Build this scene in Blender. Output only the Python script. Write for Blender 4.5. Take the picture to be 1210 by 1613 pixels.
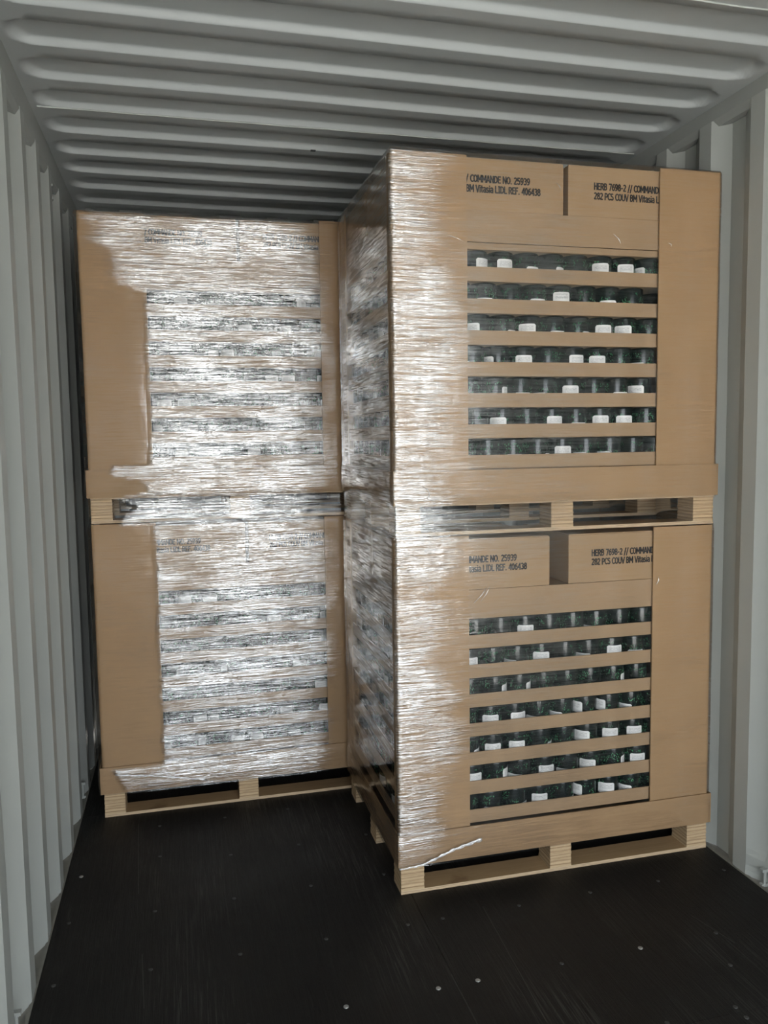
import bpy, bmesh, math, random
import numpy as np
from mathutils import Matrix, Vector, noise as mnoise

for o in list(bpy.data.objects):
    bpy.data.objects.remove(o)
scene = bpy.context.scene
COL = scene.collection
random.seed(7)
rng = np.random.default_rng(11)

# ------------------------------------------------------------------ camera
W = 2.352                       # inside width of the container
ZROOF = 2.730                   # flat of the roof sheet
Y_DOOR, Y_BACK = -1.50, 4.42    # open end behind the camera, closed end
cam_data = bpy.data.cameras.new('camera')
cam_data.sensor_fit = 'VERTICAL'
cam_data.sensor_height = 36.0
cam_data.lens = 1266.7 / 1613.0 * 36.0
cam_data.clip_start = 0.02
cam = bpy.data.objects.new('camera', cam_data)
COL.objects.link(cam)
_r = Vector((0.96961346, -0.24419041, -0.01485857))
_u = Vector((0.03598466, 0.08228282, 0.99595916))
_f = Vector((0.24198107, 0.96623009, -0.08856964))
cam.matrix_world = Matrix(((_r.x, _u.x, -_f.x, 0.4611),
                           (_r.y, _u.y, -_f.y, 0.0),
                           (_r.z, _u.z, -_f.z, 1.5570),
                           (0, 0, 0, 1)))
scene.camera = cam

# ------------------------------------------------------------------ sky, sun, exposure
world = bpy.data.worlds.new('sky')
scene.world = world
world.use_nodes = True
_bg = world.node_tree.nodes['Background']
_bg.inputs['Color'].default_value = (0.88, 0.945, 1.0, 1)      # even bright overcast
_bg.inputs['Strength'].default_value = 1.0
sun_d = bpy.data.lights.new('sun', 'SUN')
sun_d.energy = 7.5
sun_d.angle = math.radians(4)
sun_d.color = (1.0, 0.975, 0.93)
sun = bpy.data.objects.new('sun', sun_d)
COL.objects.link(sun)
sun.rotation_euler = Vector((0.62, -0.30, -0.72)).to_track_quat('-Z', 'Y').to_euler()
# sampling portal in the open doorway (gives no light of its own)
por_d = bpy.data.lights.new('doorway_portal', 'AREA')
por_d.shape = 'RECTANGLE'
por_d.size, por_d.size_y = W, 2.6
por_d.cycles.is_portal = True
por = bpy.data.objects.new('doorway_portal', por_d)
COL.objects.link(por)
por.location = (W / 2, Y_DOOR - 0.02, 1.3)
por.rotation_euler = Vector((0, 1, 0)).to_track_quat('-Z', 'Z').to_euler()
scene.view_settings.view_transform = 'Standard'
scene.view_settings.look = 'None'
scene.view_settings.gamma = 1.0
scene.view_settings.use_curve_mapping = False
scene.view_settings.exposure = 2.98

# ------------------------------------------------------------------ material helpers
class NT:
    def __init__(self, name):
        self.m = bpy.data.materials.new(name)
        self.m.use_nodes = True
        self.t = self.m.node_tree
        self.t.nodes.clear()
        self.out = self.n('ShaderNodeOutputMaterial')
    def n(self, typ, ins=None, **props):
        nd = self.t.nodes.new(typ)
        for k, v in props.items():
            setattr(nd, k, v)
        for k, v in (ins or {}).items():
            if hasattr(v, 'is_output'):
                self.t.links.new(v, nd.inputs[k])
            else:
                nd.inputs[k].default_value = v
        return nd
    def coord(self, kind='Object'):
        return self.n('ShaderNodeTexCoord').outputs[kind]
    def mapping(self, vec, scale=(1, 1, 1), rot=(0, 0, 0), loc=(0, 0, 0)):
        return self.n('ShaderNodeMapping', {'Vector': vec, 'Scale': scale, 'Rotation': rot, 'Location': loc}).outputs[0]
    def noise(self, vec, scale, detail=3, rough=0.55, dist=0.0):
        return self.n('ShaderNodeTexNoise', {'Vector': vec, 'Scale': scale, 'Detail': detail, 'Roughness': rough, 'Distortion': dist}).outputs[0]
    def ramp(self, fac, stops):
        r = self.n('ShaderNodeValToRGB', {'Fac': fac})
        els = r.color_ramp.elements
        while len(els) < len(stops):
            els.new(0.5)
        for e, (p, c) in zip(els, stops):
            e.position = p
            e.color = (*c, 1) if len(c) == 3 else c
        return r.outputs[0]
    def math(self, op, a, b=0.0, clamp=False):
        nd = self.t.nodes.new('ShaderNodeMath')
        nd.operation = op
        nd.use_clamp = clamp
        for i, v in enumerate((a, b)):
            if hasattr(v, 'is_output'):
                self.t.links.new(v, nd.inputs[i])
            else:
                nd.inputs[i].default_value = v
        return nd.outputs[0]
    def mix(self, fac, a, b):
        nd = self.t.nodes.new('ShaderNodeMix')
        nd.data_type = 'RGBA'
        for i, v in ((0, fac), (6, a), (7, b)):
            if hasattr(v, 'is_output'):
                self.t.links.new(v, nd.inputs[i])
            else:
                nd.inputs[i].default_value = v if isinstance(v, float) else (*v, 1)
        return nd.outputs[2]
    def bump(self, h, strength=0.3, distance=0.002, normal=None):
        ins = {'Height': h, 'Strength': strength, 'Distance': distance}
        if normal is not None:
            ins['Normal'] = normal
        return self.n('ShaderNodeBump', ins).outputs[0]
    def surf(self, sh):
        self.t.links.new(sh, self.out.inputs['Surface'])
        return self.m
    def pbsdf(self, **kw):
        ins = {k.replace('_', ' '): v for k, v in kw.items()}
        return self.n('ShaderNodeBsdfPrincipled', ins).outputs[0]


def mat_cardboard(name, base, seed):
    n = NT(name)
    co = n.coord()
    v = n.mapping(co, loc=(seed, seed * 0.3, 0))
    blot = n.noise(v, 5.0, 4)
    fib = n.noise(n.mapping(v, scale=(1, 1, 14)), 30, 3)
    flute = n.noise(n.mapping(v, scale=(110, 110, 2)), 1.0, 1)
    c = n.mix(blot, tuple(x * 0.86 for x in base), tuple(x * 1.12 for x in base))
    c = n.mix(n.math('MULTIPLY', fib, 0.35), c, tuple(x * 0.80 for x in base))
    b = n.bump(n.math('ADD', n.math('MULTIPLY', flute, 0.7), fib), 0.25, 0.0006)
    return n.surf(n.pbsdf(Base_Color=c, Roughness=0.62, Normal=b, Specular_IOR_Level=0.3))


def mat_steel(name, base):
    n = NT(name)
    co = n.coord()
    blot = n.noise(co, 2.2, 5, 0.6)
    smear = n.noise(n.mapping(co, scale=(4, 4, 0.7)), 6, 5, 0.65)
    dirt = n.ramp(n.noise(n.mapping(co, scale=(3, 3, 9)), 4.5, 6, 0.7), [(0.66, (0, 0, 0)), (0.78, (1, 1, 1))])
    c = n.mix(blot, tuple(x * 0.90 for x in base), tuple(x * 1.06 for x in base))
    c = n.mix(n.math('MULTIPLY', smear, 0.25), c, tuple(x * 0.78 for x in base))
    c = n.mix(n.math('MULTIPLY', dirt, 0.18), c, (0.25, 0.23, 0.19))
    b = n.bump(n.noise(co, 55, 3), 0.12, 0.001)
    return n.surf(n.pbsdf(Base_Color=c, Roughness=0.42, Normal=b, Specular_IOR_Level=0.4))


def mat_floor():
    n = NT('black_plywood')
    co = n.coord()
    g = n.noise(n.mapping(co, scale=(26, 1.6, 4)), 3.5, 6, 0.68, 0.6)
    g2 = n.noise(n.mapping(co, scale=(120, 5, 10)), 2.0, 4, 0.6, 0.4)
    big = n.noise(co, 1.7, 4)
    c = n.mix(g, (0.003, 0.0028, 0.0025), (0.011, 0.010, 0.009))
    scr = n.ramp(n.noise(n.mapping(co, scale=(60, 0.9, 1)), 2.5, 2), [(0.70, (0, 0, 0)), (0.76, (1, 1, 1))])
    c = n.mix(n.math('MULTIPLY', scr, 0.25), c, (0.05, 0.046, 0.04))
    r = n.ramp(n.math('ADD', n.math('MULTIPLY', big, 0.55), n.math('MULTIPLY', g, 0.45)), [(0.3, (0.42,) * 3), (0.7, (0.70,) * 3)])
    h = n.math('ADD', n.math('MULTIPLY', g, 1.0), n.math('MULTIPLY', g2, 0.5))
    ridge = n.ramp(n.noise(n.mapping(co, scale=(95, 2.2, 6)), 1.6, 5, 0.6, 1.2), [(0.52, (0, 0, 0)), (0.60, (1, 1, 1))])
    where = n.ramp(n.noise(n.mapping(co, scale=(2.6, 1.1, 1)), 1.3, 3), [(0.48, (0, 0, 0)), (0.66, (1, 1, 1))])
    c = n.mix(n.math('MULTIPLY', n.math('MULTIPLY', ridge, where), 0.8), c, (0.045, 0.042, 0.038))
    b = n.bump(h, 0.8, 0.004)
    return n.surf(n.pbsdf(Base_Color=c, Roughness=r, Normal=b, Specular_IOR_Level=0.28))


def mat_wood(name, base, layers):
    n = NT(name)
    co = n.coord()
    g = n.noise(n.mapping(co, scale=(5, 5, 90)), 2.0, 5, 0.65, 0.8)
    lay = n.n('ShaderNodeTexWave', {'Vector': n.mapping(co, scale=(0.15, 0.15, 1)), 'Scale': layers, 'Distortion': 5.0, 'Detail': 4, 'Detail Scale': 1.5},
              wave_type='BANDS', bands_direction='Z').outputs['Fac']
    c = n.mix(g, tuple(x * 0.62 for x in base), tuple(min(1, x * 1.2) for x in base))
    c = n.mix(n.math('MULTIPLY', n.math('POWER', lay, 3.0), 0.55), c, (base[0] * 0.38, base[1] * 0.30, base[2] * 0.24))
    b = n.bump(n.math('ADD', g, n.math('MULTIPLY', lay, -0.8)), 0.5, 0.0015)
    return n.surf(n.pbsdf(Base_Color=c, Roughness=0.7, Normal=b, Specular_IOR_Level=0.2))


def mat_board_face():
    n = NT('plywood_face')
    co = n.coord()
    g = n.noise(n.mapping(co, scale=(1.5, 22, 22)), 4, 5, 0.6, 0.6)
    blot = n.noise(co, 7, 4)
    c = n.mix(g, (0.30, 0.19, 0.095), (0.46, 0.31, 0.17))
    c = n.mix(n.ramp(blot, [(0.60, (0, 0, 0)), (0.78, (0.7,) * 3)]), c, (0.12, 0.05, 0.025))
    return n.surf(n.pbsdf(Base_Color=c, Roughness=0.65, Specular_IOR_Level=0.2))


def mat_jar():
    n = NT('dark_green_glass')
    co = n.coord()
    rnd = n.n('ShaderNodeObjectInfo').outputs['Random']
    off = n.n('ShaderNodeCombineXYZ', {0: n.math('MULTIPLY', rnd, 9.0), 1: n.math('MULTIPLY', rnd, 5.0), 2: 0.0}).outputs[0]
    v = n.n('ShaderNodeVectorMath', {0: co, 1: off}, operation='ADD').outputs[0]
    leaf = n.n('ShaderNodeTexVoronoi', {'Vector': n.mapping(v, scale=(1, 1, 0.55)), 'Scale': 230.0, 'Randomness': 1.0}).outputs['Distance']
    leafm = n.math('LESS_THAN', leaf, 0.34)
    sprig = n.ramp(n.noise(v, 34, 2), [(0.50, (0, 0, 0)), (0.56, (1, 1, 1))])
    z = n.n('ShaderNodeSeparateXYZ', {0: co}).outputs[2]
    zm = n.math('MULTIPLY', n.math('LESS_THAN', z, 0.082), n.math('GREATER_THAN', z, 0.02))
    m = n.math('MULTIPLY', n.math('MULTIPLY', leafm, sprig), zm)
    body = n.mix(n.noise(n.mapping(v, scale=(1, 1, 0.3)), 60, 2), (0.003, 0.007, 0.0065), (0.009, 0.016, 0.016))
    c = n.mix(m, body, (0.05, 0.22, 0.10))
    r = n.math('ADD', n.math('MULTIPLY', m, 0.2), 0.20)
    return n.surf(n.pbsdf(Base_Color=c, Roughness=r, IOR=1.52, Specular_IOR_Level=0.42))


def mat_label():
    n = NT('white_paper_label')
    uv = n.coord('UV')
    s = n.n('ShaderNodeSeparateXYZ', {0: uv})
    u, v = s.outputs[0], s.outputs[1]
    line = n.math('GREATER_THAN', n.math('FRACT', n.math('MULTIPLY', v, 9.0)), 0.62)
    vm = n.math('MULTIPLY', n.math('GREATER_THAN', v, 0.42), n.math('LESS_THAN', v, 0.86))
    um = n.math('LESS_THAN', n.math('ABSOLUTE', n.math('SUBTRACT', u, 0.5)), 0.36)
    words = n.math('GREATER_THAN', n.noise(n.mapping(uv, scale=(22, 9, 1)), 1.0, 1), 0.42)
    m = n.math('MULTIPLY', n.math('MULTIPLY', line, vm), n.math('MULTIPLY', um, words))
    c = n.mix(n.math('MULTIPLY', m, 0.75), (0.80, 0.80, 0.79), (0.10, 0.10, 0.11))
    return n.surf(n.pbsdf(Base_Color=c, Roughness=0.5))


def mat_plain(name, col, rough=0.5, metal=0.0):
    n = NT(name)
    co = n.coord()
    c = n.mix(n.noise(co, 40, 3), tuple(x * 0.82 for x in col), tuple(min(1, x * 1.12) for x in col))
    return n.surf(n.pbsdf(Base_Color=c, Roughness=rough, Metallic=metal))


def mat_film(name, seed, amount):
    """clear stretch film: see-through, with a glossy skin of a few layers; wrinkled where the mesh says it hangs slack"""
    n = NT(name)
    co = n.coord()
    v = n.mapping(co, loc=(seed, seed * 2.1, seed * 0.7))
    slack = n.n('ShaderNodeAttribute', attribute_name='slack').outputs['Fac']
    # fine horizontal stretch lines, tilted families, upright tension lines
    fine = n.noise(n.mapping(v, scale=(8, 8, 180)), 1.0, 4, 0.66, 0.3)
    mid = n.noise(n.mapping(v, scale=(4.5, 4.5, 52), rot=(0.05, 0.07, 0)), 1.0, 3, 0.6, 0.5)
    vert = n.noise(n.mapping(v, scale=(34, 34, 3.0)), 1.0, 3, 0.6, 0.2)
    pebble = n.noise(n.mapping(v, scale=(45, 45, 110)), 1.0, 3, 0.6)
    h = n.math('ADD', n.math('MULTIPLY', mid, 2.1), n.math('MULTIPLY', fine, 1.9))
    h = n.math('ADD', h, n.math('MULTIPLY', vert, 0.9))
    h = n.math('ADD', h, n.math('MULTIPLY', pebble, 0.55))
    nrm = n.bump(n.math('MULTIPLY', h, slack), 1.0, 0.0015)
    # number of film layers differs from patch to patch
    patch = n.ramp(n.noise(n.mapping(v, scale=(1.4, 1.4, 3.0)), 2.4, 5, 0.65), [(0.34, (0.35,) * 3), (0.62, (1.35,) * 3)])
    streak = n.ramp(fine, [(0.34, (0.15,) * 3), (0.60, (1.45,) * 3)])
    fr = n.n('ShaderNodeFresnel', {'IOR': 1.5, 'Normal': nrm}).outputs[0]
    k = n.math('ADD', n.math('MULTIPLY', fr, 1.2), n.math('MULTIPLY', slack, amount))
    fac = n.math('MULTIPLY', n.math('MULTIPLY', k, patch), streak, clamp=True)
    fac = n.math('MINIMUM', fac, 0.7)
    gl = n.n('ShaderNodeBsdfGlossy', {'Color': (1, 1, 1, 1), 'Roughness': 0.07, 'Normal': nrm}).outputs[0]
    tr = n.n('ShaderNodeBsdfTransparent', {'Color': (0.985, 0.985, 0.985, 1)}).outputs[0]
    df = n.n('ShaderNodeBsdfDiffuse', {'Color': (0.8, 0.82, 0.83, 1), 'Normal': nrm}).outputs[0]
    base = n.n('ShaderNodeMixShader', {0: n.math('MULTIPLY', slack, 0.03), 1: tr, 2: df}).outputs[0]
    return n.surf(n.n('ShaderNodeMixShader', {0: fac, 1: base, 2: gl}).outputs[0])


def mat_rope():
    n = NT('bunched_film')
    co = n.coord()
    b = n.bump(n.noise(n.mapping(co, scale=(60, 60, 240)), 1.0, 3), 0.8, 0.002)
    g = n.n('ShaderNodeBsdfGlossy', {'Color': (1, 1, 1, 1), 'Roughness': 0.18, 'Normal': b}).outputs[0]
    d = n.n('ShaderNodeBsdfDiffuse', {'Color': (0.8, 0.81, 0.82, 1), 'Normal': b}).outputs[0]
    t = n.n('ShaderNodeBsdfTransparent').outputs[0]
    gd = n.n('ShaderNodeMixShader', {0: 0.45, 1: d, 2: g}).outputs[0]
    return n.surf(n.n('ShaderNodeMixShader', {0: 0.42, 1: t, 2: gd}).outputs[0])


M = dict(
    wall=mat_steel('grey_painted_steel_wall', (0.432, 0.447, 0.421)),
    roof=mat_steel('grey_painted_steel_roof', (0.425, 0.446, 0.444)),
    rail=mat_steel('grey_painted_rail', (0.36, 0.372, 0.352)),
    ledge=mat_plain('dirty_grey_ledge', (0.20, 0.19, 0.165), 0.6),
    floor=mat_floor(),
    screw=mat_plain('screw_metal', (0.06, 0.06, 0.058), 0.5, 0.3),
    bright_screw=mat_plain('bright_screw_metal', (0.38, 0.38, 0.37), 0.4, 0.6),
    board=mat_cardboard('corner_board_card', (0.385, 0.249, 0.134), 1.0),
    tray=mat_cardboard('tray_card', (0.37, 0.250, 0.147), 4.0),
    carton=mat_cardboard('carton_card', (0.38, 0.254, 0.144), 9.0),
    collar=mat_cardboard('collar_card', (0.36, 0.235, 0.128), 15.0),
    block=mat_wood('laminated_block_wood', (0.60, 0.44, 0.27), 24.0),
    ply=mat_wood('plywood_edge', (0.66, 0.50, 0.33), 60.0),
    boardface=mat_board_face(),
    jar=mat_jar(),
    label=mat_label(),
    ink=mat_plain('black_print', (0.012, 0.012, 0.014), 0.6),
    film_r=mat_film('stretch_film_right', 3.0, 0.30),
    film_l=mat_film('stretch_film_left', 8.0, 0.30),
    rope=mat_rope(),
    scratch=mat_plain('scratched_floor', (0.035, 0.033, 0.03), 0.6),
    concrete=mat_plain('yard_concrete', (0.45, 0.44, 0.42), 0.9),
)

# ------------------------------------------------------------------ geometry helpers
def mesh(name, verts, faces, mat, smooth=False, uvs=None):
    me = bpy.data.meshes.new(name)
    me.from_pydata([tuple(v) for v in verts], [], [tuple(f) for f in faces])
    if mat is not None:
        me.materials.append(mat)
    if smooth:
        me.polygons.foreach_set('use_smooth', [True] * len(me.polygons))
    if uvs is not None:
        lay = me.uv_layers.new(name='UVMap')
        for lp in me.loops:
            lay.data[lp.index].uv = uvs[lp.vertex_index]
    me.update()
    return me


def link(name, me, parent=None, loc=(0, 0, 0), rz=0.0):
    o = bpy.data.objects.new(name, me)
    COL.objects.link(o)
    o.location = loc
    o.rotation_euler = (0, 0, rz)
    if parent is not None:
        o.parent = parent
    return o


def tag(o, label=None, cat=None, group=None, kind=None):
    if label:
        o['label'] = label
    if cat:
        o['category'] = cat
    if group:
        o['group'] = group
    if kind:
        o['kind'] = kind
    return o


class MB:
    def __init__(self):
        self.v, self.f = [], []
    def box(self, x0, x1, y0, y1, z0, z1):
        b = len(self.v)
        self.v += [(x0, y0, z0), (x1, y0, z0), (x1, y1, z0), (x0, y1, z0), (x0, y0, z1), (x1, y0, z1), (x1, y1, z1), (x0, y1, z1)]
        self.f += [(b, b + 3, b + 2, b + 1), (b + 4, b + 5, b + 6, b + 7), (b, b + 1, b + 5, b + 4), (b + 1, b + 2, b + 6, b + 5),
                   (b + 2, b + 3, b + 7, b + 6), (b + 3, b, b + 4, b + 7)]
        return self
    def tube(self, pts, rad, seg=8, cap=True):
        pts = [Vector(p) for p in pts]
        rads = rad if isinstance(rad, (list, tuple)) else [rad] * len(pts)
        b = len(self.v)
        for i, p in enumerate(pts):
            d = (pts[min(i + 1, len(pts) - 1)] - pts[max(i - 1, 0)]).normalized()
            a = d.cross(Vector((0, 0, 1)))
            if a.length < 1e-3:
                a = d.cross(Vector((1, 0, 0)))
            a.normalize()
            c = d.cross(a)
            for k in range(seg):
                t = 2 * math.pi * k / seg
                self.v.append(tuple(p + rads[i] * (a * math.cos(t) + c * math.sin(t))))
        for i in range(len(pts) - 1):
            for k in range(seg):
                k2 = (k + 1) % seg
                self.f.append((b + i * seg + k, b + i * seg + k2, b + (i + 1) * seg + k2, b + (i + 1) * seg + k))
        if cap:
            self.f.append(tuple(b + k for k in range(seg)))
            self.f.append(tuple(b + (len(pts) - 1) * seg + k for k in reversed(range(seg))))
        return self
    def mesh(self, name, mat, smooth=False, bevel=0.0):
        me = mesh(name, self.v, self.f, mat, smooth)
        if bevel:
            bm = bmesh.new()
            bm.from_mesh(me)
            bmesh.ops.recalc_face_normals(bm, faces=bm.faces)
            bmesh.ops.bevel(bm, geom=list(bm.edges), offset=bevel, segments=2, profile=0.6, affect='EDGES')
            bm.to_mesh(me)
            bm.free()
        return me


def lathe(name, prof, mat, seg=24):
    v, f = [], []
    for r, z in prof:
        for k in range(seg):
            t = 2 * math.pi * k / seg
            v.append((r * math.cos(t), r * math.sin(t), z))
    for i in range(len(prof) - 1):
        for k in range(seg):
            k2 = (k + 1) % seg
            f.append((i * seg + k, i * seg + k2, (i + 1) * seg + k2, (i + 1) * seg + k))
    f.append(tuple(reversed(range(seg))))
    f.append(tuple((len(prof) - 1) * seg + k for k in range(seg)))
    return mesh(name, v, f, mat, True)


def grid_mesh(name, P, mat, smooth=True, wrap=False):
    """P: array (rows, cols, 3)"""
    nr, nc, _ = P.shape
    verts = P.reshape(-1, 3).tolist()
    faces = []
    for i in range(nr - 1):
        for j in range(nc if wrap else nc - 1):
            j2 = (j + 1) % nc
            faces.append((i * nc + j, i * nc + j2, (i + 1) * nc + j2, (i + 1) * nc + j))
    return mesh(name, verts, faces, mat, smooth)

# ------------------------------------------------------------------ the container
def corrugated_wall(name, x_in, side, y_phase, period, z0, z1, mat):
    """trapezoid corrugation; inner flats at x_in, recessed flats 36 mm further out; real sheet thickness"""
    inner, slope, dep = 0.068, 0.070, 0.036
    ys = []
    k0 = int((Y_DOOR - y_phase) / period) - 1
    y = y_phase + k0 * period
    prof = []
    while y < Y_BACK + period:
        prof += [(y, 0.0), (y + inner, 0.0), (y + inner + slope, dep), (y + period - slope, dep)]
        y += period
    prof = [(min(max(a, Y_DOOR), Y_BACK), d) for a, d in prof if Y_DOOR - period < a < Y_BACK + period]
    zs = np.concatenate([np.linspace(z0, 0.16, 9), np.linspace(0.3, z1, 12)])
    P = np.zeros((len(zs), len(prof), 3))
    for i, z in enumerate(zs):
        for j, (yy, d) in enumerate(prof):
            # slight unevenness of the old sheet
            w = 0.0016 * mnoise.noise((yy * 3.1, z * 2.3, 4.0 + side))
            if side > 0 and 2.15 < yy < 2.36:      # knocked-in foot of one corrugation
                w -= 0.016 * math.exp(-((z - 0.07) / 0.035) ** 2) * math.exp(-((yy - 2.275) / 0.03) ** 2)
            P[i, j] = (x_in + side * (d + w), yy, z)
    v = P.reshape(-1, 3).tolist()
    nc, nr = len(prof), len(zs)
    faces = []
    for i in range(nr - 1):
        for j in range(nc - 1):
            q = (i * nc + j, i * nc + j + 1, (i + 1) * nc + j + 1, (i + 1) * nc + j)
            faces.append(q if side < 0 else q[::-1])
    # outer skin closes the sheet
    b = len(v)
    v += [(p[0] + side * 0.004, p[1], p[2]) for p in v[:]]
    faces += [tuple(b + k for k in reversed(f)) for f in list(faces)]
    return tag(link(name, mesh(name, v, faces, mat)), kind='structure')


wall_left = corrugated_wall('wall_left', 0.0, -1, 2.307, 0.2855, 0.0, 2.64, M['wall'])
wall_right = corrugated_wall('wall_right', W, 1, 2.343, 0.2765, 0.0, 2.68, M['wall'])

# closed end: upright corrugations too
_v, _f, _x = [], [], -0.05
_pr = []
while _x < W + 0.3:
    _pr += [(_x, 0.0), (_x + 0.11, 0.0), (_x + 0.128, 0.045), (_x + 0.232, 0.045)]
    _x += 0.25
for (a, d) in _pr:
    _v += [(min(a, W + 0.05), Y_BACK + d, 0.0), (min(a, W + 0.05), Y_BACK + d, 2.80)]
for i in range(len(_pr) - 1):
    _f.append((2 * i, 2 * i + 2, 2 * i + 3, 2 * i + 1))
tag(link('wall_back', mesh('wall_back', _v, _f, M['wall'])), kind='structure')


def roof_mesh():
    per, y0 = 0.2295, 2.497
    ys = [Y_DOOR - 0.05]
    k0 = int((Y_DOOR - y0) / per) - 1
    k = k0
    offs = [0.0, 0.002, 0.005, 0.008, 0.011, 0.014, 0.017, 0.024, 0.045, 0.075, 0.105, 0.125, 0.133, 0.136, 0.139, 0.142, 0.145, 0.148, 0.150, 0.152, 0.19]
    while y0 + k * per < Y_BACK + 0.1:
        for o in offs:
            y = y0 + k * per + o
            if Y_DOOR - 0.05 < y < Y_BACK + 0.1:
                ys.append(y)
        k += 1
    ys.append(Y_BACK + 0.1)
    e = [-0.06, 0.0] + [0.008 + 0.009 * i for i in range(15)]
    xs = e + [0.2, 0.5, 0.85, 1.18, 1.5, 1.85, 2.15] + [W - t for t in reversed(e)]
    dep = 0.021
    P = np.zeros((len(ys), len(xs), 3))
    for i, y in enumerate(ys):
        k = math.floor((y - y0) / per)
        t = y - y0 - k * per
        for j, x in enumerate(xs):
            # groove: near edge t=0, far edge t=.150, rounded ends
            ex = min(x - 0.022, (W - 0.030) - x)
            tc = 0.075
            if ex < 0.075:
                dd = 0.075 - math.hypot(max(0.075 - ex, 0) * 0.98, t - tc)
            else:
                dd = min(t, 0.150 - t)
            s = min(max(dd / 0.016, 0), 1)
            s = 0.4 * s + 0.6 * s * s * (3 - 2 * s)
            sag = 0.004 * mnoise.noise((x * 1.2, y * 0.9, 1.7))
            P[i, j] = (x, y, ZROOF + dep * s + sag * min(1, max(0, min(x, W - x) / 0.2)))
    return grid_mesh('ceiling', P, M['roof'])


ceiling = tag(link('ceiling', roof_mesh()), kind='structure')
for yy in (3.10, 2.006):          # lap welds between the roof sheets
    pts = [(x, yy + 0.0015 * math.sin(x * 23), ZROOF - 0.002) for x in np.linspace(0.02, W - 0.02, 40)]
    link('weld_seam', MB().tube(pts, 0.0028, 6).mesh('weld_seam', M['wall'], True), ceiling)
link('scuff_mark', MB().box(1.012, 1.032, 3.325, 3.337, ZROOF - 0.004, ZROOF).mesh('scuff_mark', M['screw']), ceiling)


def rail(name, x, side, zlow):
    # face, inclined lower lip, returns outward under the roof
    pr = [(0.002, ZROOF + 0.004), (0.002, zlow + 0.030), (0.012, zlow + 0.004), (0.030, zlow), (0.065, zlow), (0.065, ZROOF + 0.03), (0.002, ZROOF + 0.03)]
    v = [(x + side * a, y, z) for y in (Y_DOOR, Y_BACK) for a, z in pr]
    n = len(pr)
    f = [(i, (i + 1) % n, n + (i + 1) % n, n + i) for i in range(n)] + [tuple(range(n)), tuple(reversed(range(n, 2 * n)))]
    me = mesh(name, v, f, M['rail'])
    bm = bmesh.new(); bm.from_mesh(me); bmesh.ops.recalc_face_normals(bm, faces=bm.faces); bm.to_mesh(me); bm.free()
    return tag(link(name, me), kind='structure')


rail('trim_1', 0.0, -1, 2.600)
rail('trim_2', W, 1, 2.652)
for nm, x0, x1 in (('baseboard_left', -0.075, -0.001), ('baseboard_right', W + 0.001, W + 0.075)):
    b = tag(link(nm, MB().box(x0, x1, Y_DOOR, Y_BACK, -0.05, -0.001).mesh(nm, M['ledge'])), kind='structure')
    e = (-0.006, 0.004) if 'left' in nm else (W - 0.004, W + 0.006)
    link('floor_edge_angle', MB().box(e[0], e[1], Y_DOOR, Y_BACK, -0.004, 0.0035).mesh('floor_edge_angle', M['ledge']), b)
# door frame round the open end
tag(link('trim_3', MB().box(-0.08, W + 0.08, Y_DOOR - 0.10, Y_DOOR, 2.60, 2.86).mesh('trim_3', M['rail'])), kind='structure')
for nm, x0, x1 in (('trim_4', -0.13, 0.0), ('trim_5', W, W + 0.13)):
    tag(link(nm, MB().box(x0, x1, Y_DOOR - 0.10, Y_DOOR, -0.16, 2.6).mesh(nm, M['rail'])), kind='structure')
tag(link('ground', MB().box(-30, 32, -45, 25, -0.30, -0.20).mesh('ground', M['concrete'])), kind='structure')

# lashing bars in the corrugations, top and bottom
def lashing(parent, x, y, z, h, side):
    m = MB()
    m.tube([(x, y, z), (x, y, z + h)], 0.005, 8)
    m.box(x - 0.012, x + 0.012, y - 0.004, y + 0.012, z - 0.006, z + 0.004)
    m.box(x - 0.012, x + 0.012, y - 0.004, y + 0.012, z + h - 0.004, z + h + 0.006)
    link('lashing_bar', m.mesh('lashing_bar', M['rail']), parent)

for y in (3.665, 2.18):
    lashing(wall_left, -0.014, y - 0.006, 0.006, 0.06, -1)
lashing(wall_left, -0.012, 3.545, 2.545, 0.05, -1)
lashing(wall_right, W + 0.014, 2.262, 0.006, 0.05, 1)

# floor: plywood sheets with screws
floor = tag(link('floor', MB().box(-0.002, W + 0.002, Y_DOOR, Y_BACK, -0.05, -0.029).mesh('floor', M['screw'])), kind='structure')
for (x0, x1, y0, y1) in ((0.004, 1.1743, Y_DOOR, 1.05), (0.004, 1.1743, 1.0515, 3.46), (0.004, 1.1743, 3.4615, Y_BACK),
                         (1.1751, W - 0.004, Y_DOOR, 1.757), (1.1751, W - 0.004, 1.7582, Y_BACK)):
    link('plywood_sheet', MB().box(x0, x1, y0, y1, -0.028, 0.0).mesh('plywood_sheet', M['floor'], bevel=0.0012), floor)
scr = lathe('screw', [(0.0062, -0.004), (0.0066, 0.0008), (0.005, 0.0018), (0.0022, 0.0012)], M['screw'], 12)
scr2 = lathe('bright_screw', [(0.0072, -0.004), (0.0076, 0.0012), (0.005, 0.0022), (0.0024, 0.0014)], M['bright_screw'], 12)
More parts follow.
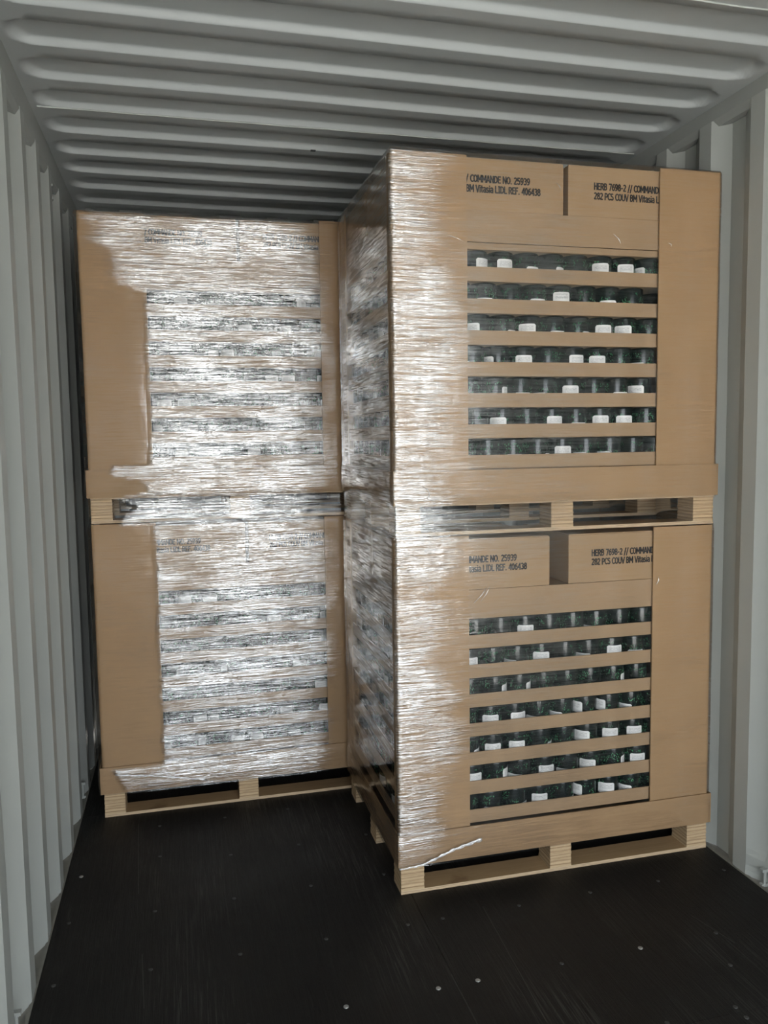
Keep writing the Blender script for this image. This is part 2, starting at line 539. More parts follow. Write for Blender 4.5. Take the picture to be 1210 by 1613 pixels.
SCREWS = [(0.055, 2.972), (0.321, 3.296), (0.328, 3.042), (0.589, 2.981), (0.582, 2.681), (0.321, 2.675), (0.318, 2.367), (0.048, 2.368), (0.581, 2.37), (0.848, 2.375),
          (0.848, 2.06), (0.849, 2.689), (0.849, 2.99), (0.847, 3.305), (1.115, 2.694), (1.118, 2.997), (0.05, 2.681), (0.583, 3.298), (1.503, 2.382), (1.235, 2.381),
          (1.116, 2.378), (1.117, 2.064), (1.237, 2.066), (1.504, 2.071), (1.77, 2.389), (1.768, 2.074), (2.033, 2.39), (2.036, 2.078), (1.978, 1.933), (1.876, 1.778),
          (1.878, 1.736), (1.662, 1.774), (2.30, 2.39), (2.30, 2.08), (0.32, 2.06), (0.58, 2.06), (0.05, 2.06), (2.16, 1.778), (2.16, 1.736)]
for i, (x, y) in enumerate(SCREWS):
    br = i in (0, 10, 21, 22, 25)
    link('screw', scr2 if br else scr, floor, (x, y, 0.0))

for (x0, y0, x1, y1) in ((0.235, 3.34, 0.262, 2.80), (0.290, 2.45, 0.306, 2.20), (1.385, 2.41, 1.356, 1.86), (1.172, 2.11, 1.174, 1.90), (2.02, 2.18, 2.06, 2.02)):
    w = 0.0012
    link('scratch', mesh('scratch', [(x0 - w, y0, 0.0), (x0 + w, y0, 0.0), (x1 + w, y1, 0.0), (x1 - w, y1, 0.0), (x0 - w, y0, 0.0004), (x0 + w, y0, 0.0004), (x1 + w, y1, 0.0004), (x1 - w, y1, 0.0004)],
                         [(3, 2, 1, 0), (4, 5, 6, 7), (0, 1, 5, 4), (1, 2, 6, 5), (2, 3, 7, 6), (3, 0, 4, 7)], M['scratch']), floor)

# ------------------------------------------------------------------ pallet loads
PW, PD = 1.20, 0.83             # pallet footprint
LEVEL = 1.237                   # upper load starts here
PITCH = 0.1035                  # tray to tray
TRAY0 = 0.219                   # floor of the lowest tray above the load's base
JR = 0.0456

# --- shared meshes
def block_mesh():
    # laminated block: layers standing proud by a hair one after another
    v, f = [], []
    n = 8
    z0, z1 = 0.0122, 0.0983
    rings = []
    for i in range(n):
        a = z0 + (z1 - z0) * i / n
        b = z0 + (z1 - z0) * (i + 1) / n
        s = (0.0, -0.0009, -0.0003, -0.0012)[i % 4]
        rings += [(a, s), (b - 0.0012, s), (b - 0.0006, -0.0022)]
    rings.append((z1, 0))
    for z, s in rings:
        hx, hy = 0.042 + s, 0.0475 + s
        v += [(-hx, -hy, z), (hx, -hy, z), (hx, hy, z), (-hx, hy, z)]
    for i in range(len(rings) - 1):
        for k in range(4):
            f.append((4 * i + k, 4 * i + (k + 1) % 4, 4 * i + 4 + (k + 1) % 4, 4 * i + 4 + k))
    f += [(3, 2, 1, 0), tuple(4 * (len(rings) - 1) + k for k in range(4))]
    return mesh('block', v, f, M['block'])


ME_BLOCK = block_mesh()


def two_mat(me, face_mat):
    # top and bottom faces show the ply face, the rim shows the plies
    me.materials.append(face_mat)
    for p in me.polygons:
        if abs(p.normal.z) > 0.9:
            p.material_index = 1
    return me


ME_DECK = two_mat(MB().box(0, PW, 0, PD, 0.0985, 0.1125).mesh('deck', M['ply']), M['boardface'])
ME_BOTTOM = two_mat(MB().box(0, PW, -0.0475, 0.0475, 0.0, 0.012).mesh('bottom_board', M['ply']), M['boardface'])


def make_pallet(x, y, z, label):
    t = bpy.data.objects.new('wooden_pallet', None)
    COL.objects.link(t)
    t.location = (x, y, z)
    t.empty_display_size = 0.1
    tag(t, label, 'pallet', 'plywood pallets with laminated blocks')
    link('deck', ME_DECK, t)
    for yy in (0.0475, PD / 2, PD - 0.0475):
        link('bottom_board', ME_BOTTOM, t, (0, yy, 0))
        for xx in (0.042, 0.598, PW - 0.042):
            link('block', ME_BLOCK, t, (xx, yy, 0))
    return t


def wall_ring(x0, x1, y0, y1, z0, z1, th, bow=0.0, floor_z=None, nx=12):
    """open cardboard rim (tray or collar): four walls with thickness, outward bow of the long walls"""
    m = MB()
    def wall(ax, a0, a1, c, out):
        # ax 0: runs along x at y=c ; ax 1: runs along y at x=c
        b = len(m.v)
        for i in range(nx + 1):
            s = i / nx
            a = a0 + (a1 - a0) * s
            w = bow * math.sin(math.pi * s) * out
            for (off, z, k) in ((0, z0, 0.15), (0, z1, 1.0), (-out * th, z1, 1.0), (-out * th, z0, 0.15)):
                c2 = c + off + w * k
                m.v.append((a, c2, z) if ax == 0 else (c2, a, z))
        for i in range(nx):
            for k in range(4):
                m.f.append((b + 4 * i + k, b + 4 * i + (k + 1) % 4, b + 4 * i + 4 + (k + 1) % 4, b + 4 * i + 4 + k))
        m.f += [(b, b + 1, b + 2, b + 3), (b + 4 * nx + 3, b + 4 * nx + 2, b + 4 * nx + 1, b + 4 * nx)]
    wall(0, x0, x1, y0, -1)
    wall(0, x0, x1, y1, 1)
    wall(1, y0, y1, x0, -1)
    wall(1, y0, y1, x1, 1)
    if floor_z is not None:
        m.box(x0 + th, x1 - th, y0 + th, y1 - th, floor_z, floor_z + th)
    return m


def fixed(me):
    bm = bmesh.new(); bm.from_mesh(me); bmesh.ops.recalc_face_normals(bm, faces=bm.faces); bm.to_mesh(me); bm.free()
    return me


ME_TRAY = fixed(wall_ring(0.010, PW - 0.010, 0.008, PD - 0.008, 0.0, 0.047, 0.0035, 0.001, 0.0).mesh('cardboard_tray', M['tray']))
ME_COLLAR = fixed(wall_ring(-0.012, PW + 0.008, -0.013, PD + 0.010, 0.105, 0.218, 0.005, 0.002, 0.113).mesh('cardboard_collar', M['collar']))
ME_COVER = fixed(wall_ring(0.008, PW - 0.008, 0.005, PD - 0.006, 0.0, 0.100, 0.004, 0.001, 0.096).mesh('cover_tray', M['tray']))
ME_SHEET = MB().box(0.009, PW - 0.009, 0.007, PD - 0.007, 0.0, 0.022).mesh('layer_pad', M['tray'], bevel=0.002)


def corner_mesh(name, fx, fy, sx, sy, h, seed):
    """L-shaped corner board: flange fx along x, fy along y, corner at the origin pointing (-sx,-sy), rounded bend"""
    th, r = 0.006, 0.016
    path = [(fx, 0.0), (fx * 0.66, 0), (fx * 0.33, 0.0)]
    for k in range(7):
        a = math.pi / 2 * k / 6
        path.append((r - r * math.sin(a), r - r * math.cos(a)))
    path += [(0.0, fy * 0.6), (0.0, fy)]
    inner = [(fx, th), (fx * 0.66, th), (fx * 0.33, th)]
    for k in range(7):
        a = math.pi / 2 * k / 6
        rr = r - th
        inner.append((r - rr * math.sin(a), r - rr * math.cos(a)))
    inner += [(th, fy * 0.6), (th, fy)]
    ring = path + inner[::-1]
    n = len(ring)
    v, f = [], []
    nz = 14
    for i in range(nz + 1):
        z = h * i / nz
        for (a, b) in ring:
            w = 0.0022 * mnoise.noise((seed, z * 3.0, a * 6))
            w2 = 0.0018 * mnoise.noise((seed + 9, z * 2.2, b * 6))
            v.append((sx * (a + w2), sy * (b + w), z))
    for i in range(nz):
        for k in range(n):
            f.append((i * n + k, i * n + (k + 1) % n, (i + 1) * n + (k + 1) % n, (i + 1) * n + k))
    f += [tuple(range(n)), tuple(nz * n + k for k in range(n))]
    return fixed(mesh(name, v, f, M['board']))


ME_JAR = lathe('glass_jar', [(0.030, 0.0), (0.039, 0.0015), (0.0443, 0.006), (JR, 0.013), (JR, 0.0925), (0.0450, 0.0955), (0.0430, 0.0975), (0.038, 0.0985)], M['jar'], 28)


def label_mesh():
    # paper label curved round the jar, with rounded corners; faces -y, its top edge at z = 0
    v, f, uv = [], [], []
    n, half, h, r = 12, math.radians(38), 0.040, 0.0005
    for i in range(n + 1):
        s = i / n
        a = -half + 2 * half * s
        e = min(s, 1 - s) * 2 * half * JR
        drop = 0.0045 * (1 - math.sqrt(max(0, 1 - max(0, 1 - e / 0.0045) ** 2)))
        for z in (-drop, -h + drop):
            for rr in (JR + 0.0003, JR + 0.0003 + r):
                v.append((rr * math.sin(a), -rr * math.cos(a), z))
                uv.append((s, 1 + z / h))
    for i in range(n):
        a, b = 4 * i, 4 * i + 4
        f += [(a + 1, a + 3, b + 3, b + 1), (a, b, b + 2, a + 2), (a, a + 1, b + 1, b), (a + 2, b + 2, b + 3, a + 3)]
    f += [(0, 2, 3, 1), (4 * n, 4 * n + 1, 4 * n + 3, 4 * n + 2)]
    return mesh('paper_label', v, f, M['label'], False, uv)


ME_LABEL = label_mesh()


def arc_pts(cx, cy, rx, ry, a0, a1, n=9):
    return [(cx + rx * math.cos(math.radians(a0 + (a1 - a0) * i / n)), cy + ry * math.sin(math.radians(a0 + (a1 - a0) * i / n))) for i in range(n + 1)]


# upright sans-serif strokes, capital height 1; (advance, strokes)
GLYPH = {
    'H': (0.72, [[(0.10, 0), (0.10, 1)], [(0.58, 0), (0.58, 1)], [(0.10, 0.52), (0.58, 0.52)]]),
    'E': (0.60, [[(0.52, 0.06), (0.10, 0.06), (0.10, 0.94), (0.52, 0.94)], [(0.10, 0.52), (0.48, 0.52)]]),
    'R': (0.68, [[(0.10, 0), (0.10, 0.94), (0.32, 0.94)] + arc_pts(0.33, 0.71, 0.21, 0.23, 90, -90) + [(0.10, 0.48)], [(0.32, 0.48), (0.60, 0)]]),
    'B': (0.66, [[(0.10, 0.06), (0.10, 0.94), (0.30, 0.94)] + arc_pts(0.32, 0.735, 0.19, 0.205, 90, -90) + [(0.10, 0.53)], [(0.30, 0.53)] + arc_pts(0.33, 0.295, 0.22, 0.235, 90, -90) + [(0.10, 0.06)]]),
    'C': (0.62, [arc_pts(0.40, 0.5, 0.32, 0.45, 52, 308, 14)]),
    'O': (0.74, [arc_pts(0.37, 0.5, 0.28, 0.45, 0, 360, 20)]),
    'M': (0.84, [[(0.10, 0), (0.10, 1), (0.42, 0.30), (0.74, 1), (0.74, 0)]]),
    'A': (0.70, [[(0.04, 0), (0.35, 1), (0.66, 0)], [(0.15, 0.30), (0.55, 0.30)]]),
    'N': (0.74, [[(0.10, 0), (0.10, 1), (0.62, 0), (0.62, 1)]]),
    'D': (0.72, [[(0.10, 0.06), (0.10, 0.94), (0.28, 0.94)] + arc_pts(0.29, 0.5, 0.32, 0.44, 90, -90, 12) + [(0.10, 0.06)]]),
    'P': (0.62, [[(0.10, 0), (0.10, 0.94), (0.30, 0.94)] + arc_pts(0.31, 0.68, 0.22, 0.26, 90, -90) + [(0.10, 0.42)]]),
    'S': (0.60, [arc_pts(0.30, 0.735, 0.21, 0.205, 35, 250, 10) + arc_pts(0.29, 0.29, 0.22, 0.235, 70, -150, 10)]),
    'U': (0.72, [[(0.10, 1), (0.10, 0.33)] + arc_pts(0.36, 0.33, 0.26, 0.28, 180, 360, 12) + [(0.62, 1)]]),
    'V': (0.68, [[(0.04, 1), (0.34, 0), (0.64, 1)]]),
    'L': (0.56, [[(0.10, 1), (0.10, 0.06), (0.52, 0.06)]]),
    'I': (0.44, [[(0.22, 0), (0.22, 1)], [(0.08, 0.06), (0.36, 0.06)], [(0.08, 0.94), (0.36, 0.94)]]),
    'F': (0.58, [[(0.10, 0), (0.10, 0.94), (0.52, 0.94)], [(0.10, 0.52), (0.46, 0.52)]]),
    '0': (0.62, [arc_pts(0.31, 0.5, 0.21, 0.45, 0, 360, 18)]),
    '2': (0.62, [arc_pts(0.29, 0.72, 0.21, 0.22, 150, -40, 10) + [(0.08, 0.06), (0.54, 0.06)]]),
    '3': (0.62, [arc_pts(0.28, 0.735, 0.21, 0.205, 140, -90, 10) + arc_pts(0.28, 0.295, 0.23, 0.235, 90, -140, 10)]),
    '4': (0.62, [[(0.46, 0), (0.46, 0.98), (0.06, 0.30), (0.60, 0.30)]]),
    '5': (0.62, [[(0.52, 0.94), (0.14, 0.94), (0.12, 0.53)] + arc_pts(0.28, 0.32, 0.24, 0.26, 110, -145, 10)]),
    '6': (0.62, [arc_pts(0.31, 0.32, 0.21, 0.27, 0, 360, 14), [(0.50, 0.94)] + arc_pts(0.48, 0.40, 0.38, 0.52, 100, 190, 8)]),
    '7': (0.62, [[(0.06, 0.94), (0.54, 0.94), (0.22, 0)]]),
    '8': (0.62, [arc_pts(0.31, 0.735, 0.18, 0.205, 0, 360, 14), arc_pts(0.31, 0.29, 0.22, 0.235, 0, 360, 14)]),
    '9': (0.62, [arc_pts(0.31, 0.68, 0.21, 0.27, 0, 360, 14), [(0.12, 0.06)] + arc_pts(0.14, 0.60, 0.38, 0.54, -80, 10, 8)]),
    'i': (0.30, [[(0.15, 0), (0.15, 0.72)], [(0.15, 0.90), (0.15, 0.98)]]),
    't': (0.42, [[(0.17, 0.94), (0.17, 0.18)] + arc_pts(0.29, 0.18, 0.12, 0.13, 180, 280, 5), [(0.03, 0.68), (0.38, 0.68)]]),
    'a': (0.58, [arc_pts(0.27, 0.52, 0.20, 0.18, 150, 0, 7) + [(0.47, 0)], [(0.47, 0.40), (0.28, 0.40)] + arc_pts(0.26, 0.22, 0.18, 0.17, 90, 300, 9) + [(0.47, 0.16)]]),
    's': (0.50, [arc_pts(0.25, 0.53, 0.17, 0.15, 35, 250, 8) + arc_pts(0.24, 0.21, 0.18, 0.17, 70, -150, 8)]),
    '.': (0.32, [[(0.15, 0.02), (0.15, 0.12)]]),
    '-': (0.46, [[(0.08, 0.42), (0.38, 0.42)]]),
    '/': (0.46, [[(0.04, -0.14), (0.40, 1.04)]]),
    ' ': (0.34, []),
}


def text_mesh(body, width, cap):
    total = sum(GLYPH[c][0] for c in body)
    sx = width / total
    hw = 0.098 * cap            # half the stroke
    v, f = [], []
    x = 0.0
    for ch in body:
        adv, strokes = GLYPH[ch]
        for st in strokes:
            pts = [((x + px) * sx, pz * cap) for px, pz in st]
            for (ax, az), (bx, bz) in zip(pts, pts[1:]):
                d = math.hypot(bx - ax, bz - az)
                if d < 1e-7:
                    continue
                ux, uz = (bx - ax) / d, (bz - az) / d
                e = hw * 0.45
                ax2, az2, bx2, bz2 = ax - ux * e, az - uz * e, bx + ux * e, bz + uz * e
                nx, nz = -uz * hw, ux * hw
                b = len(v)
                v += [(ax2 - nx, 0, az2 - nz), (bx2 - nx, 0, bz2 - nz), (bx2 + nx, 0, bz2 + nz), (ax2 + nx, 0, az2 + nz)]
                f.append((b, b + 1, b + 2, b + 3))
        x += adv
    return mesh('printed_text', v, f, M['ink'])


ME_TEXT1 = text_mesh('HERB 7698-2 // COMMANDE NO. 25939', 0.362, 0.0225)
ME_TEXT2 = text_mesh('282 PCS COUV BM Vitasia LIDL REF. 406438', 0.400, 0.0225)


def carton(x0, x1, y0, y1, z0, z1, label, tx=None, tz=None, rz=0.0):
    m = MB().box(0, x1 - x0, 0, y1 - y0, 0, z1 - z0)
    o = link('carton', m.mesh('carton', M['carton'], bevel=0.003), None, (x0, y0, z0), rz)
    tag(o, label, 'carton', 'printed cartons on top of the loads')
    # closed flaps and tape on top
    w, d, h = x1 - x0, y1 - y0, z1 - z0
    link('top_flap', MB().box(0.003, w - 0.003, 0.003, d / 2 - 0.0012, h - 0.0005, h + 0.0025).mesh('top_flap', M['carton']), o)
    link('top_flap', MB().box(0.003, w - 0.003, d / 2 + 0.0012, d - 0.003, h - 0.0005, h + 0.0025).mesh('top_flap', M['carton']), o)
    if tx is not None:
        tag(link('printed_text', ME_TEXT1, o, (tx - x0, -0.0006, tz - z0)), 'upper line of black printed lettering')
        tag(link('printed_text', ME_TEXT2, o, (tx - x0, -0.0006, tz - z0 - 0.0318)), 'lower line of black printed lettering')
    return o


ORD = ['first', 'second', 'third', 'fourth', 'fifth', 'sixth', 'seventh', 'eighth', 'ninth', 'tenth']
TORD = ['top', 'second', 'third', 'fourth', 'fifth', 'sixth', 'bottom']
ROWS = {'U': [(0.012, {0: (28, 73), 1: (7, 73), 5: (-18, 73), 6: (-11, 73), 2: (22, 52), 3: (40, 54), 7: (-72, 67)}), (0.044, {3: (-9, 75), 0: (-11, 48), 2: (-1, 50), 5: (-21, 52)}), (0.02, {0: (-45, 69), 2: (-22, 70), 5: (-10, 71), 6: (-32, 71), 1: (40, 48), 3: (5, 48), 4: (40, 48)}), (0.0, {2: (-11, 68), 4: (6, 71), 5: (-13, 69), 0: (40, 44), 3: (-32, 43), 7: (-55, 48), 1: (-72, 64)}), (-0.01, {4: (-11, 70), 7: (-45, 71), 2: (-1, 46), 3: (-52, 46), 6: (-1, 48), 1: (55, 66)}), (0.014, {1: (-34, 66), 3: (1, 69), 5: (-12, 70), 6: (-12, 69), 0: (-47, 40), 4: (-3, 46), 2: (55, 44)}), (-0.038, {4: (-12, 69), 1: (-3, 43), 2: (-5, 44), 5: (-55, 47), 6: (-55, 48), 3: (55, 45)})], 'L': [(0.008, {2: (-12, 63), 0: (1, 38), 1: (7, 39), 4: (-3, 37), 5: (-50, 41), 6: (-12, 39)}), (-0.022, {0: (-1, 67), 3: (-16, 66), 6: (-3, 68), 2: (-55, 45), 5: (-46, 46), 7: (-12, 45), 4: (55, 40)}), (-0.014, {0: (-6, 38), 4: (-10, 38), 5: (0, 40), 1: (55, 64), 2: (55, 64), 6: (55, 64)}), (-0.032, {1: (-12, 64), 2: (6, 64), 3: (-42, 41), 4: (-55, 47), 7: (-55, 50), 5: (-72, 75), 6: (-72, 74)}), (-0.026, {1: (-9, 64), 2: (-11, 64), 5: (-45, 71), 6: (-15, 71), 7: (-8, 70), 0: (55, 48), 3: (55, 46)}), (-0.01, {0: (0, 68), 3: (-3, 66), 5: (-34, 66), 7: (-9, 68), 2: (-41, 43), 4: (-35, 42), 1: (55, 70), 6: (55, 66)}), (-0.03, {3: (-12, 67), 6: (-29, 73), 1: (-9, 41), 2: (24, 42), 4: (36, 40), 7: (-55, 53), 5: (-72, 76)})]}
side_stuff = []


def make_jar(x, y, z, label, group, ang=None, ztop=None):
    o = link('glass_jar', ME_JAR, None, (x, y, z))
    tag(o, label, 'jar', group)
    if ang is not None:
        tag(link('paper_label', ME_LABEL, o, (0, 0, ztop), math.radians(ang)), 'small white printed paper label')
    return o


def make_load(x, y, level, rows, where, right):
    """one pallet with collar, seven trays of jars, cover, cartons and corner boards"""
    zb = LEVEL if level else 0.0
    lv = 'upper' if level else 'lower'
    make_pallet(x, y, zb, f'pale plywood pallet with laminated blocks under the {lv} load of the {where} stack')
    tag(link('cardboard_collar', ME_COLLAR, None, (x, y, zb)), f'brown cardboard collar round the pallet edge of the {lv} load, {where} stack', 'cardboard collar', 'cardboard collars on the pallets')
    for t in range(7):                      # t = 0 is the top tray
        zt = zb + TRAY0 + (6 - t) * PITCH
        jx, jy = random.uniform(-0.0015, 0.0015), random.uniform(-0.0015, 0.0015)
        tag(link('cardboard_tray', ME_TRAY, None, (x + jx, y + jy, zt)),
            f'shallow brown cardboard jar tray, {TORD[t]} of seven in the {lv} load of the {where} stack', 'tray', 'cardboard jar trays')
        if rows:
            sh, labs = rows[t]
        else:
            sh = random.uniform(-0.02, 0.02)
            labs = {j: (random.choice((-45, -20, 0, 15, 40, 60)), random.choice((45, 70))) for j in range(8) if random.random() < 0.6}
        ks = list(range(8))
        if right and sh > 0.006:
            ks = [-1] + ks
        if right and sh < -0.014:
            ks = ks + [8]
        if right and sh > 0.03:
            ks = ks[:-1]
        for q, k in enumerate(ks):
            cx = 0.285 + sh + 0.0925 * k
            a = labs.get(k, (None, 0))
            make_jar(x + cx, y + 0.058 + random.uniform(-0.001, 0.001), zt + 0.0036,
                     f'dark glass jar, {ORD[q]} from left in {TORD[t]} tray, {lv} load, {where} stack' + (', white label' if a[0] is not None else ''),
                     f'jars in the {lv} load of the {where} stack', a[0], a[1] / 1000.0)
        for k in range(9):                  # the row behind, standing in the gaps
            side_stuff.append((x + 0.239 + sh + 0.0925 * k, y + 0.141, zt + 0.0036))
        if right:
            for j in range(7):
                cy = 0.160 + 0.0925 * j
                if j < 4:
                    lab = random.random() < 0.35
                    make_jar(x + 0.060, y + cy, zt + 0.0036, f'dark glass jar, side of {where} stack, {lv} load, {TORD[t]} tray, {ORD[j]} from front',
                             f'jars along the side of the {where} stack', random.uniform(-130, -60) if lab else None, 0.065)
                else:
                    side_stuff.append((x + 0.060, y + cy, zt + 0.0036))
    zc = zb + TRAY0 + 7 * PITCH             # top of the jars
    if level:
        tag(link('layer_pad', ME_SHEET, None, (x, y, zc - 0.001)), f'flat brown cardboard pad lying on the top jars of the {lv} load, {where} stack', 'cardboard pad', 'cardboard pads')
        zc += 0.0215
    tag(link('cover_tray', ME_COVER, None, (x, y, zc + 0.001)), f'brown cardboard cover tray under the cartons of the {lv} load, {where} stack', 'cardboard cover', 'cardboard covers under the cartons')
    zc += 0.1015
    gap = (0.600, 0.617) if level else (0.554, 0.626)
    if not right:
        gap = (0.615, 0.628)
    ztop = zb + 1.232 - (0.0 if level else 0.012)
    z1 = min(zc + 0.172, ztop)
    txz = (zb + 1.157) if level else 1.138
    fr = 0.007
    carton(x + 0.012, x + gap[0], y + fr, y + 0.40, zc, z1, f'printed brown carton, front left on the {lv} load of the {where} stack', x + 0.116 - (0.0 if level else 0.048), txz)
    carton(x + gap[1], x + PW - 0.012, y + fr, y + 0.40, zc, z1, f'printed brown carton, front right on the {lv} load of the {where} stack', x + gap[1] + (0.096 if level else 0.089), txz + 0.001)
    if right:
        carton(x + 0.012, x + gap[0], y + 0.425, y + PD - 0.012, zc, z1, f'plain brown carton, back left on the {lv} load of the {where} stack')
    # corner boards stand inside the collar
    h = 1.236 - 0.116 if level else 1.233 - 0.116
    zf = zb + 0.116
    for nm, fx, fy, sx, sy, px, py in (('front left', 0.255, 0.062, 1, 1, -0.004, -0.005),
                                       ('front right', 0.248, 0.062, -1, 1, PW + 0.002, -0.006),
                                       ('back left', 0.20, 0.09, 1, -1, -0.004, PD + 0.003)):
        if nm == 'back left' and not right:
            continue
        dx = 0.004 if (nm == 'front right' and level) else 0.0
        me = corner_mesh('corner_board', fx, fy, sx, sy, h + (0.006 if nm == 'front right' and level else 0), random.uniform(0, 90))
        tag(link('corner_board', me, None, (x + px + dx, y + py, zf)), f'tall brown cardboard corner board at the {nm} of the {lv} load, {where} stack', 'corner board', 'cardboard corner boards')


XR, YR = 1.140, 2.548
XL, YL = 0.0975, 3.436
make_load(XR, YR, 1, ROWS['U'], 'right', True)
make_load(XR, YR, 0, ROWS['L'], 'right', True)
make_load(XL, YL, 1, None, 'left', False)
make_load(XL, YL, 0, None, 'left', False)

# the half hidden second rows and the jars furthest back along the side: past the count of single ones
_jv = [v.co[:] for v in ME_JAR.vertices]
_jf = [tuple(p.vertices) for p in ME_JAR.polygons]
sv, sf = [], []
for (a, b, c) in side_stuff:
    o = len(sv)
    sv += [(p[0] + a, p[1] + b, p[2] + c) for p in _jv]
    sf += [tuple(o + i for i in f) for f in _jf]
tag(link('glass_jars', mesh('glass_jars', sv, sf, M['jar'], True)), 'dark glass jars half hidden in the rows behind the front jars', 'jars', kind='stuff')

# ------------------------------------------------------------------ stretch film
def smooth01(t):
    t = np.clip(t, 0, 1)
    return t * t * (3 - 2 * t)


def vnoise(a, b, seed):
    """smooth value noise on arrays"""
    r = np.random.default_rng(seed)
    tab = r.uniform(-1, 1, (256, 256))
    ia, ib = np.floor(a).astype(int), np.floor(b).astype(int)
    fa, fb = smooth01(a - ia), smooth01(b - ib)
    g = lambda i, j: tab[i % 256, j % 256]
    return ((g(ia, ib) * (1 - fa) + g(ia + 1, ib) * fa) * (1 - fb) + (g(ia, ib + 1) * (1 - fa) + g(ia + 1, ib + 1) * fa) * fb)


def film_mesh(name, x, y, offs, mat, seed, zbot, ztop, slackfun, left=False):
    """closed sleeve round a double stack, sucked in at the pallet openings and between the corner boards"""
    oL, oR, oF, oB = offs
    x0, x1, y0, y1 = x - oL, x + PW + oR, y - oF, y + PD + oB
    r = 0.020
    path = []
    def seg(a, b, n):
        for i in range(n):
            s = i / n
            path.append((a[0] + (b[0] - a[0]) * s, a[1] + (b[1] - a[1]) * s))
    def arc(cx, cy, a0, n=6):
        for i in range(n):
            a = a0 + math.pi / 2 * i / n
            path.append((cx + r * math.cos(a), cy + r * math.sin(a)))
    seg((x0 + r, y0), (x1 - r, y0), 150)
    arc(x1 - r, y0 + r, -math.pi / 2)
    seg((x1, y0 + r), (x1, y1 - r), 40)
    arc(x1 - r, y1 - r, 0)
    seg((x1 - r, y1), (x0 + r, y1), 40)
    arc(x0 + r, y1 - r, math.pi / 2)
    seg((x0, y1 - r), (x0, y0 + r), 90)
    arc(x0 + r, y0 + r, math.pi)
    Q = np.array(path)
    cx, cy = (x0 + x1) / 2, (y0 + y1) / 2
    zs = np.linspace(zbot, ztop, 230)
    Z, PX = np.meshgrid(zs, Q[:, 0], indexing='ij')
    _, PY = np.meshgrid(zs, Q[:, 1], indexing='ij')
    # outward normals of the path
    d = np.roll(Q, -1, 0) - np.roll(Q, 1, 0)
    d /= np.linalg.norm(d, axis=1)[:, None]
    NX, NY = np.meshgrid(zs, d[:, 1], indexing='ij')[1], np.meshgrid(zs, -d[:, 0], indexing='ij')[1]
    fx = (PX - x) / PW
    u = np.abs(PX - cx) / (PW / 2)
    front = ((np.abs(NY) > 0.7) & (NY < 0)).astype(float)
    sidel = (NX < -0.7).astype(float)
    off = np.zeros_like(Z)
    # collar stands proud
    for zb in (0.0, LEVEL):
        off += 0.004 * np.exp(-((Z - (zb + 0.16)) / 0.05) ** 4)
    # pallet opening of the upper pallet: film pulled in
    off -= 0.013 * np.exp(-((Z - (LEVEL + 0.052)) / 0.052) ** 4)
    if left:
        # pulled back towards the right board, fuller in the middle
        off -= 0.009 * smooth01((fx - 0.62) / 0.3) * front
        off -= 0.007 * smooth01((0.235 - fx) / 0.235) * front
    # tension folds
    a = np.where(np.abs(NX) > 0.5, PY, PX)
    sl = slackfun(fx, Z) * front + (1 - front) * (0.035 + 0.15 * smooth01((PY - y - 0.30) / 0.45))
    amp = 0.25 + 0.75 * sl
    off += amp * (0.0016 * vnoise(a * 3.0 + seed, Z * 2.2, seed) + 0.0012 * vnoise(a * 7.0 + Z * 2, Z * 9, seed + 1))
    off += amp * (0.0007 * vnoise(a * 9.0, Z * 42 + a * 6, seed + 2) + 0.0005 * vnoise(a * 30.0, Z * 11, seed + 3))
    # top rim folds inwards over the cartons
    fold = smooth01((Z - (ztop - 0.012)) / 0.012)
    PXo = PX + NX * off - NX * fold * 0.008
    PYo = PY + NY * off - NY * fold * 0.008
    # lies on boards and collars, never inside them, and keeps clear of the container wall
    lim = y - 0.0095 - 0.0062 * ((((Z > 0.095) & (Z < 0.222)) | ((Z > LEVEL + 0.10) & (Z < LEVEL + 0.222))))
    PYo = np.where(front > 0, np.minimum(PYo, lim), PYo)
    PXo = np.where(sidel > 0, np.minimum(PXo, x - 0.0075), PXo)
    PXo = np.minimum(PXo, W - 0.003)
    P = np.stack([PXo, PYo, Z], -1)
    # top flange
    rows = [P]
    for k, sh in enumerate((0.05, 0.12)):
        T = P[-1:].copy()
        T[..., 0] = cx + (T[..., 0] - cx) * (1 - sh)
        T[..., 1] = cy + (T[..., 1] - cy) * (1 - sh)
        T[..., 2] += 0.003 - 0.002 * k
        rows.append(T)
    P = np.concatenate(rows, 0)
    S = np.concatenate([sl, np.zeros((2, sl.shape[1]))], 0)
    me = grid_mesh(name, P, mat, True, True)
    at = me.attributes.new('slack', 'FLOAT', 'POINT')
    at.data.foreach_set('value', S.reshape(-1).astype(np.float32))
    return me


def slack_right(fx, z):
    # wrinkled over the left board, tight and clear towards the right
    s = 1.0 - smooth01((fx - 0.085 - 0.05 * vnoise(z * 6, fx * 0, 5) - 0.03 * vnoise(z * 19, fx * 4, 6)) / 0.11) * 0.74 - smooth01((fx - 0.40) / 0.3) * 0.22
    s *= 0.75 + 0.25 * smooth01((2.46 - z) / 0.2)
    return np.clip(s, 0.04, 1)


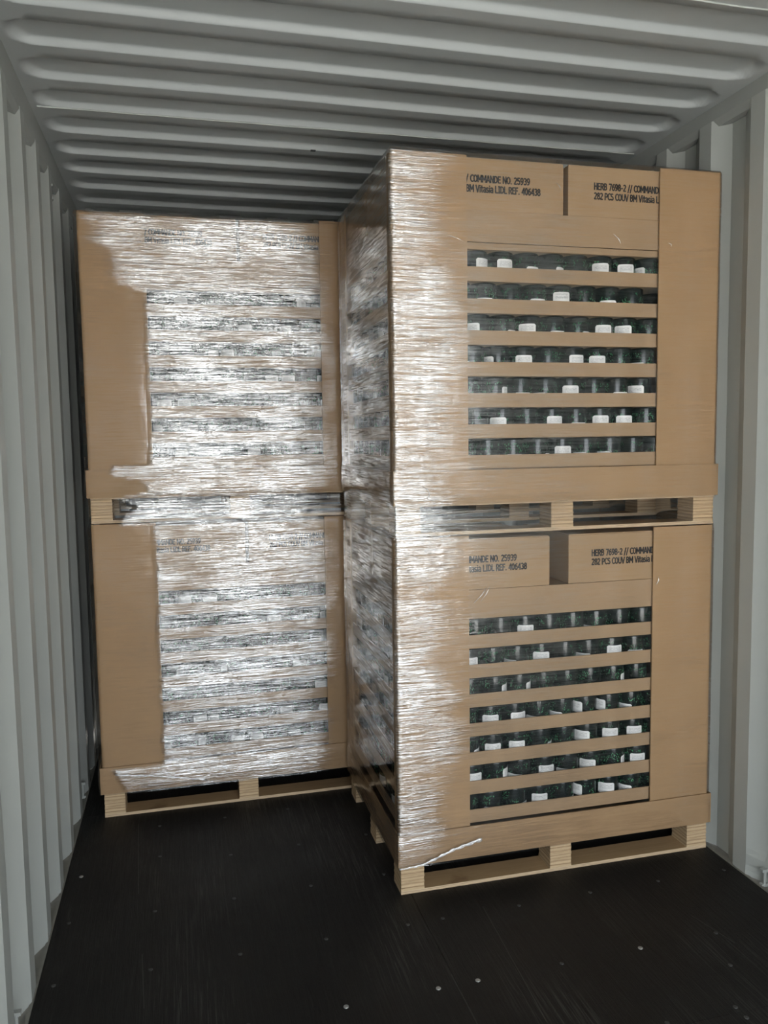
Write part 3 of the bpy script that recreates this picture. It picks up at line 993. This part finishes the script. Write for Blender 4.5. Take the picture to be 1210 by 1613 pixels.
def slack_left(fx, z):
    # tight over most of the left board, wrinkled between the boards, tight again at the right board
    edge = 0.03 + 0.10 * smooth01((2.45 - z) / 0.25) + 0.072 * smooth01((2.20 - z) / 0.05)
    edge = edge + (0.004 + 0.03 * (z > 2.16)) * vnoise(z * 22, fx * 0, 9)
    edge = np.where((z > LEVEL - 0.01) & (z < LEVEL + 0.24), 0.13 + 0.07 * vnoise(z * 30, fx * 0, 3), edge)
    edge = np.where(z < 0.21, 0.03 + 0.4 * (0.21 - z), edge)
    wd = 0.024 + 0.09 * smooth01((z - 2.12) / 0.1)
    s = smooth01((fx - edge + wd / 2) / wd)
    s *= 1 - 0.85 * smooth01((fx - 0.72 - 0.03 * vnoise(z * 9, fx * 0, 12)) / 0.12)
    return np.clip(s, 0.05, 1)


film_r = tag(link('stretch_film', film_mesh('stretch_film', XR, YR, (0.016, 0.006, 0.016, 0.014), M['film_r'], 21, 0.100, 2.482, slack_right)),
             'clear wrinkled stretch film wrapped round the right stack of two loads', 'stretch film', 'stretch film wraps')
film_l = tag(link('stretch_film', film_mesh('stretch_film', XL, YL, (0.016, 0.014, 0.022, 0.014), M['film_l'], 53, 0.100, 2.474, slack_left, True)),
             'clear shiny stretch film wrapped round the left stack of two loads', 'stretch film', 'stretch film wraps')

# rolled lower edges of the film
def rope(parent, pts, r0, r1):
    pts = [Vector(p) for p in pts]
    out, rad = [], []
    n = 26
    for i in range(n + 1):
        s = i / n * (len(pts) - 1)
        k = min(int(s), len(pts) - 2)
        p = pts[k].lerp(pts[k + 1], s - k)
        p.z += 0.0012 * math.sin(i * 1.9)
        out.append(p)
        rad.append((r0 + (r1 - r0) * i / n) * (0.8 + 0.3 * math.sin(i * 2.3)))
    m = MB().tube(out, rad, 8)
    yc = out[0].y
    m.v = [(a, yc + (b - yc) * 0.35, c) for a, b, c in m.v]        # pressed flat against the card
    link('rolled_edge', m.mesh('rolled_edge', M['rope'], True), parent)


rope(film_r, [(XR - 0.012, YR - 0.028, 0.106), (XR + 0.07, YR - 0.029, 0.112), (XR + 0.18, YR - 0.029, 0.150), (XR + 0.285, YR - 0.028, 0.174)], 0.003, 0.008)
rope(film_l, [(XL + 0.05, YL - 0.028, 0.190), (XL + 0.22, YL - 0.029, 0.165), (XL + 0.42, YL - 0.029, 0.125)], 0.003, 0.004)
# loose creases standing off the film
for (px, pz, qx, qz, r) in ((0.262, 1.005, 0.310, 1.058, 0.0016), (0.285, 1.008, 0.322, 1.062, 0.0012), (0.772, 2.244, 0.800, 2.214, 0.0016),
                            (0.185, 2.212, 0.232, 2.196, 0.0013), (0.560, 2.400, 0.575, 2.376, 0.0012), (0.957, 1.028, 0.964, 1.058, 0.002),
                            (0.985, 2.224, 0.995, 2.212, 0.0016), (0.085, 1.405, 0.108, 1.385, 0.0016), (0.108, 1.385, 0.098, 1.362, 0.0014)):
    link('film_crease', MB().tube([(XR + px, YR - 0.021, pz), (XR + (px + qx) / 2 + 0.004, YR - 0.024, (pz + qz) / 2), (XR + qx, YR - 0.021, qz)], [r * 0.5, r, r * 0.4], 6).mesh('film_crease', M['rope'], True), film_r)
